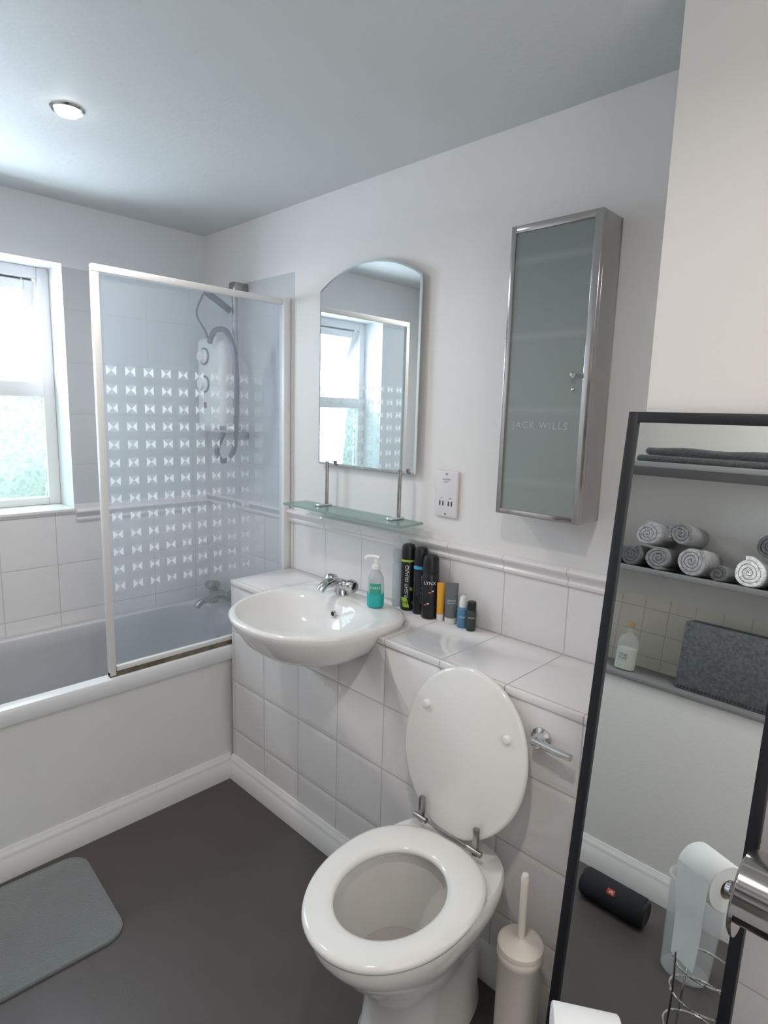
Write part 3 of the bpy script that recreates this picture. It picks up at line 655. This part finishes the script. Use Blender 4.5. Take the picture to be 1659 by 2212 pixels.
def towel(x,z,r,m,lab,rot0):
    pitch=.0135; tn=.0112; n=int((r-.006)/pitch*24); O=[];I=[]
    rb=random.Random(int(x*1000)); ph=rb.random()*6; ph2=rb.random()*6
    for i in range(n+1):
        t=2*pi*i/24; rad=.004+pitch*i/24; rad=min(rad,r)
        wob=1+.05*math.sin(2*t+ph)+.03*math.sin(3*t+ph2)
        ri=rad-tn if rad>tn else .0005
        O.append((rad*wob*math.cos(t+rot0),rad*wob*math.sin(t+rot0))); I.append((ri*wob*math.cos(t+rot0),ri*wob*math.sin(t+rot0)))
    zm=-min(b for a,b in O); z=z-r+zm
    bm=bmesh.new(); rows=[]
    for y in (-1.80,-1.60,-1.588,-1.582):
        k=1 if y<-1.59 else (.985 if y<-1.585 else .95)
        rows.append(([bm.verts.new((x+a*k,y,z+b*k)) for a,b in O],[bm.verts.new((x+a*k,y,z+b*k)) for a,b in I]))
    R_=len(rows)
    for q in range(R_-1):
        (o1,i1),(o2,i2)=rows[q],rows[q+1]
        for j in range(n):
            bm.faces.new((o1[j],o1[j+1],o2[j+1],o2[j])); bm.faces.new((i1[j],i2[j],i2[j+1],i1[j+1]))
        bm.faces.new((o1[n],i1[n],i2[n],o2[n]))
    for (o1,i1) in (rows[0],rows[-1]):
        for j in range(n): bm.faces.new((o1[j],i1[j],i1[j+1],o1[j+1]))
    ob=bpy.data.objects.new('rolled_towel',finish(bm,'rolled_towel',m,70)); COL.objects.link(ob)
    ob['label']=lab; ob['category']='towel'; ob['group']='rolled towels in the niche'
zt=1.171
for x,r,m,l in [(1.590,.045,TD,'dark grey'),(1.690,.048,TD,'dark grey'),(1.796,.053,TM,'mid grey'),(1.914,.060,TL,'light grey'),(2.010,.036,TD,'dark grey'),(2.106,.059,TW,'white'),(2.224,.055,TW,'white'),(2.336,.050,TW,'white')]:
    towel(x,zt+r,r,m,l+' rolled towel on a niche shelf',random.random()*6)
for x,z,r,m,l in [(1.740,zt+.146,.054,TL,'light grey'),(1.862,zt+.164,.052,TM,'mid grey'),(2.160,zt+.160,.050,TD,'dark grey')]:
    towel(x,z,r,m,l+' rolled towel on top of others',random.random()*6)
for k in range(2):
    bm=bmesh.new(); bm_box(bm,1.64+.03*k,2.26-.03*k,-1.80,-1.585,1.5865+.033*k,1.5865+.033*k+.031,.014,4)
    bmesh.ops.subdivide_edges(bm,edges=[e for e in bm.edges if abs(e.verts[0].co.x-e.verts[1].co.x)>.3],cuts=12)
    for v in bm.verts:
        if v.co.z>1.5865+.033*k+.015 and k==1: v.co.z+=.003*math.sin(v.co.x*25)
    ob=bpy.data.objects.new('folded_towel',finish(bm,'folded_towel',TF,60)); COL.objects.link(ob)
    ob['label']='dark grey folded towel stacked on niche shelf'; ob['category']='towel'; ob['group']='folded towels in the niche'
fz=NZ0+.0185
fe=thing('felt_storage_box',(2.08,-1.66,fz),'dark grey felt storage box with stitched edge','storage box')
part('body',box('body',1.93,2.26,-1.72,-1.60,fz,fz+.252,M_felt,.004),fe)
part('stitching',boxes('stitching',[(1.94+.012*i,1.944+.012*i,-1.6015,-1.5985,fz+.006,fz+.014) for i in range(26)],M_black),fe)
bxx,byy=1.725,-1.64
gb=thing('bath_salts_bottle',(bxx,byy,fz),'glass bottle of white bath salts with cork','bottle')
part('bottle',lathe('bottle',[(.034,fz),(.040,fz+.004),(.040,fz+.115),(.030,fz+.135),(.014,fz+.145),(.013,fz+.168),(.016,fz+.171)],M_glassb,(bxx,byy,0)),gb)
part('salts',lathe('salts',[(.035,fz+.003),(.038,fz+.006),(.038,fz+.085),(.02,fz+.090)],mat('bath_salts',(.68,.67,.63),.8,bump=1,bscale=300,noise=.15,nscale=200),(bxx,byy,0)),gb)
part('cork',lathe('cork',[(.012,fz+.1715),(.014,fz+.190)],mat('cork',(.45,.27,.12),.8),(bxx,byy,0)),gb)
part('lettering',cyltext('BATH\nSALTS',.013,bxx,byy,fz+.055,.0408,pi/2,M_ink),gb)
sp=thing('portable_speaker',(1.937,-1.345,.048),'black cylindrical portable speaker lying on floor','speaker')
M_mesh=mat('speaker_fabric',(.018,.02,.026),.8,bump=.6,bscale=500)
part('body',lathe('body',[(.044,1.832),(.0475,1.838),(.0475,2.036),(.044,2.042)],M_mesh,(0,-1.345,.048),n=36,axis='x'),sp)
for a,b in ((1.826,1.832),(2.048,2.042)):
    part('end_cap',lathe('end_cap',[(.030,a+(b-a)*.5),(.036,a),(.043,a+(b-a)*.3),(.0435,b)],M_black,(0,-1.345,.048),n=36,axis='x'),sp)
def spk(h):
    def fn(x,y): 
        a=math.radians(35)+y/.048; return (1.937-x,-1.345+(.048+h)*math.cos(a),.048+(.048+h)*math.sin(a))
    return fn
bm=bmesh.new(); f=spk(.0008)
g=[[bm.verts.new(f(-.013+.026*i/4,-.009+.018*j/4)) for i in range(5)] for j in range(5)]
for j in range(4):
    for i in range(4): bm.faces.new((g[j][i],g[j][i+1],g[j+1][i+1],g[j+1][i]))
part('badge',finish(bm,'badge',flat('orange_badge',(.50,.07,.03))),sp)
part('lettering',text_on('JBL',.012,spk(.0014),M_wht),sp)
# ------------------------------------------------------------------ ceiling lights
M_lamp=mat('lamp_glow',(1,1,1),.5,emit=(1,.98,.94),estr=20)
def downlight(x,y,power):
    d=thing('ceiling_downlight',(x,y,H),'recessed white ceiling downlight, switched on','ceiling light','ceiling downlights')
    part('bezel',lathe('bezel',[(.030,H-.0005),(.030,H-.004),(.038,H-.006),(.043,H-.0005)],M_steel,(x,y,0),n=32,cap=False),d,'thin metal trim ring')
    part('bulb',lathe('bulb',[(.031,H-.004),(.031,H-.0085),(.026,H-.014),(.001,H-.018)],M_lamp,(x,y,0),n=28),d,'glowing bulb')
    l=bpy.data.lights.new('downlight_lamp','AREA'); l.shape='DISK'; l.size=.10; l.energy=power; l.color=(1,.95,.88); l.spread=math.radians(160)
    o=bpy.data.objects.new('downlight_lamp',l); o.location=(x,y,H-.022); COL.objects.link(o)
downlight(.799,-.847,4.5)
downlight(2.2,-1.15,5)
def area(name,loc,rot,sx,sy,e,col):
    l=bpy.data.lights.new(name,'AREA'); l.shape='RECTANGLE'; l.size=sx; l.size_y=sy; l.energy=e; l.color=col
    o=bpy.data.objects.new(name,l); o.location=loc; o.rotation_euler=rot; COL.objects.link(o); return o
area('window_daylight',(-.46,-.913,1.6),(0,math.radians(-84),0),1.0,.9,88,(.74,.87,1.0))
area('added_fill_light',(3.05,-.95,1.35),(0,math.radians(90),0),1.7,.8,6.0,(1,.95,.90))  # unseen fill lamp added by the closed right wall, no doorway there
w=bpy.data.worlds.new('w'); S.world=w; w.use_nodes=True; nt=w.node_tree; N=NB(nt)
bg=nt.nodes['Background']; tc=nt.nodes.new('ShaderNodeTexCoord'); sp_=nt.nodes.new('ShaderNodeSeparateXYZ'); nt.links.new(tc.outputs['Generated'],sp_.inputs[0])
n=N.noise(tc.outputs['Generated'],14,5)
gr=N.mix(N.mr(n,.4,.6,0,1),(.17,.21,.17),(.36,.40,.38))
colr=N.mix(N.mr(sp_.outputs[2],-.10,.04,0,1),gr,(.82,.90,1.0))
nt.links.new(colr,bg.inputs[0]); bg.inputs[1].default_value=4.4
# ------------------------------------------------------------------ camera
yaw,pitch,roll=.7707,.1605,.0285
f=Vector((-math.sin(yaw)*math.cos(pitch),math.cos(yaw)*math.cos(pitch),-math.sin(pitch))); r=Vector((math.cos(yaw),math.sin(yaw),0)); u=r.cross(f)
r2=r*math.cos(roll)+u*math.sin(roll); u2=-r*math.sin(roll)+u*math.cos(roll)
cam=bpy.data.cameras.new('camera'); cam.sensor_fit='VERTICAL'; cam.sensor_height=36; cam.sensor_width=27; cam.lens=36*1311.2/2212; cam.clip_start=.02
co=bpy.data.objects.new('camera',cam); COL.objects.link(co)
mm=Matrix((r2,u2,-f)).transposed().to_4x4(); mm.translation=Vector((2.6307,-1.4951,1.4625)); co.matrix_world=mm
S.camera=co
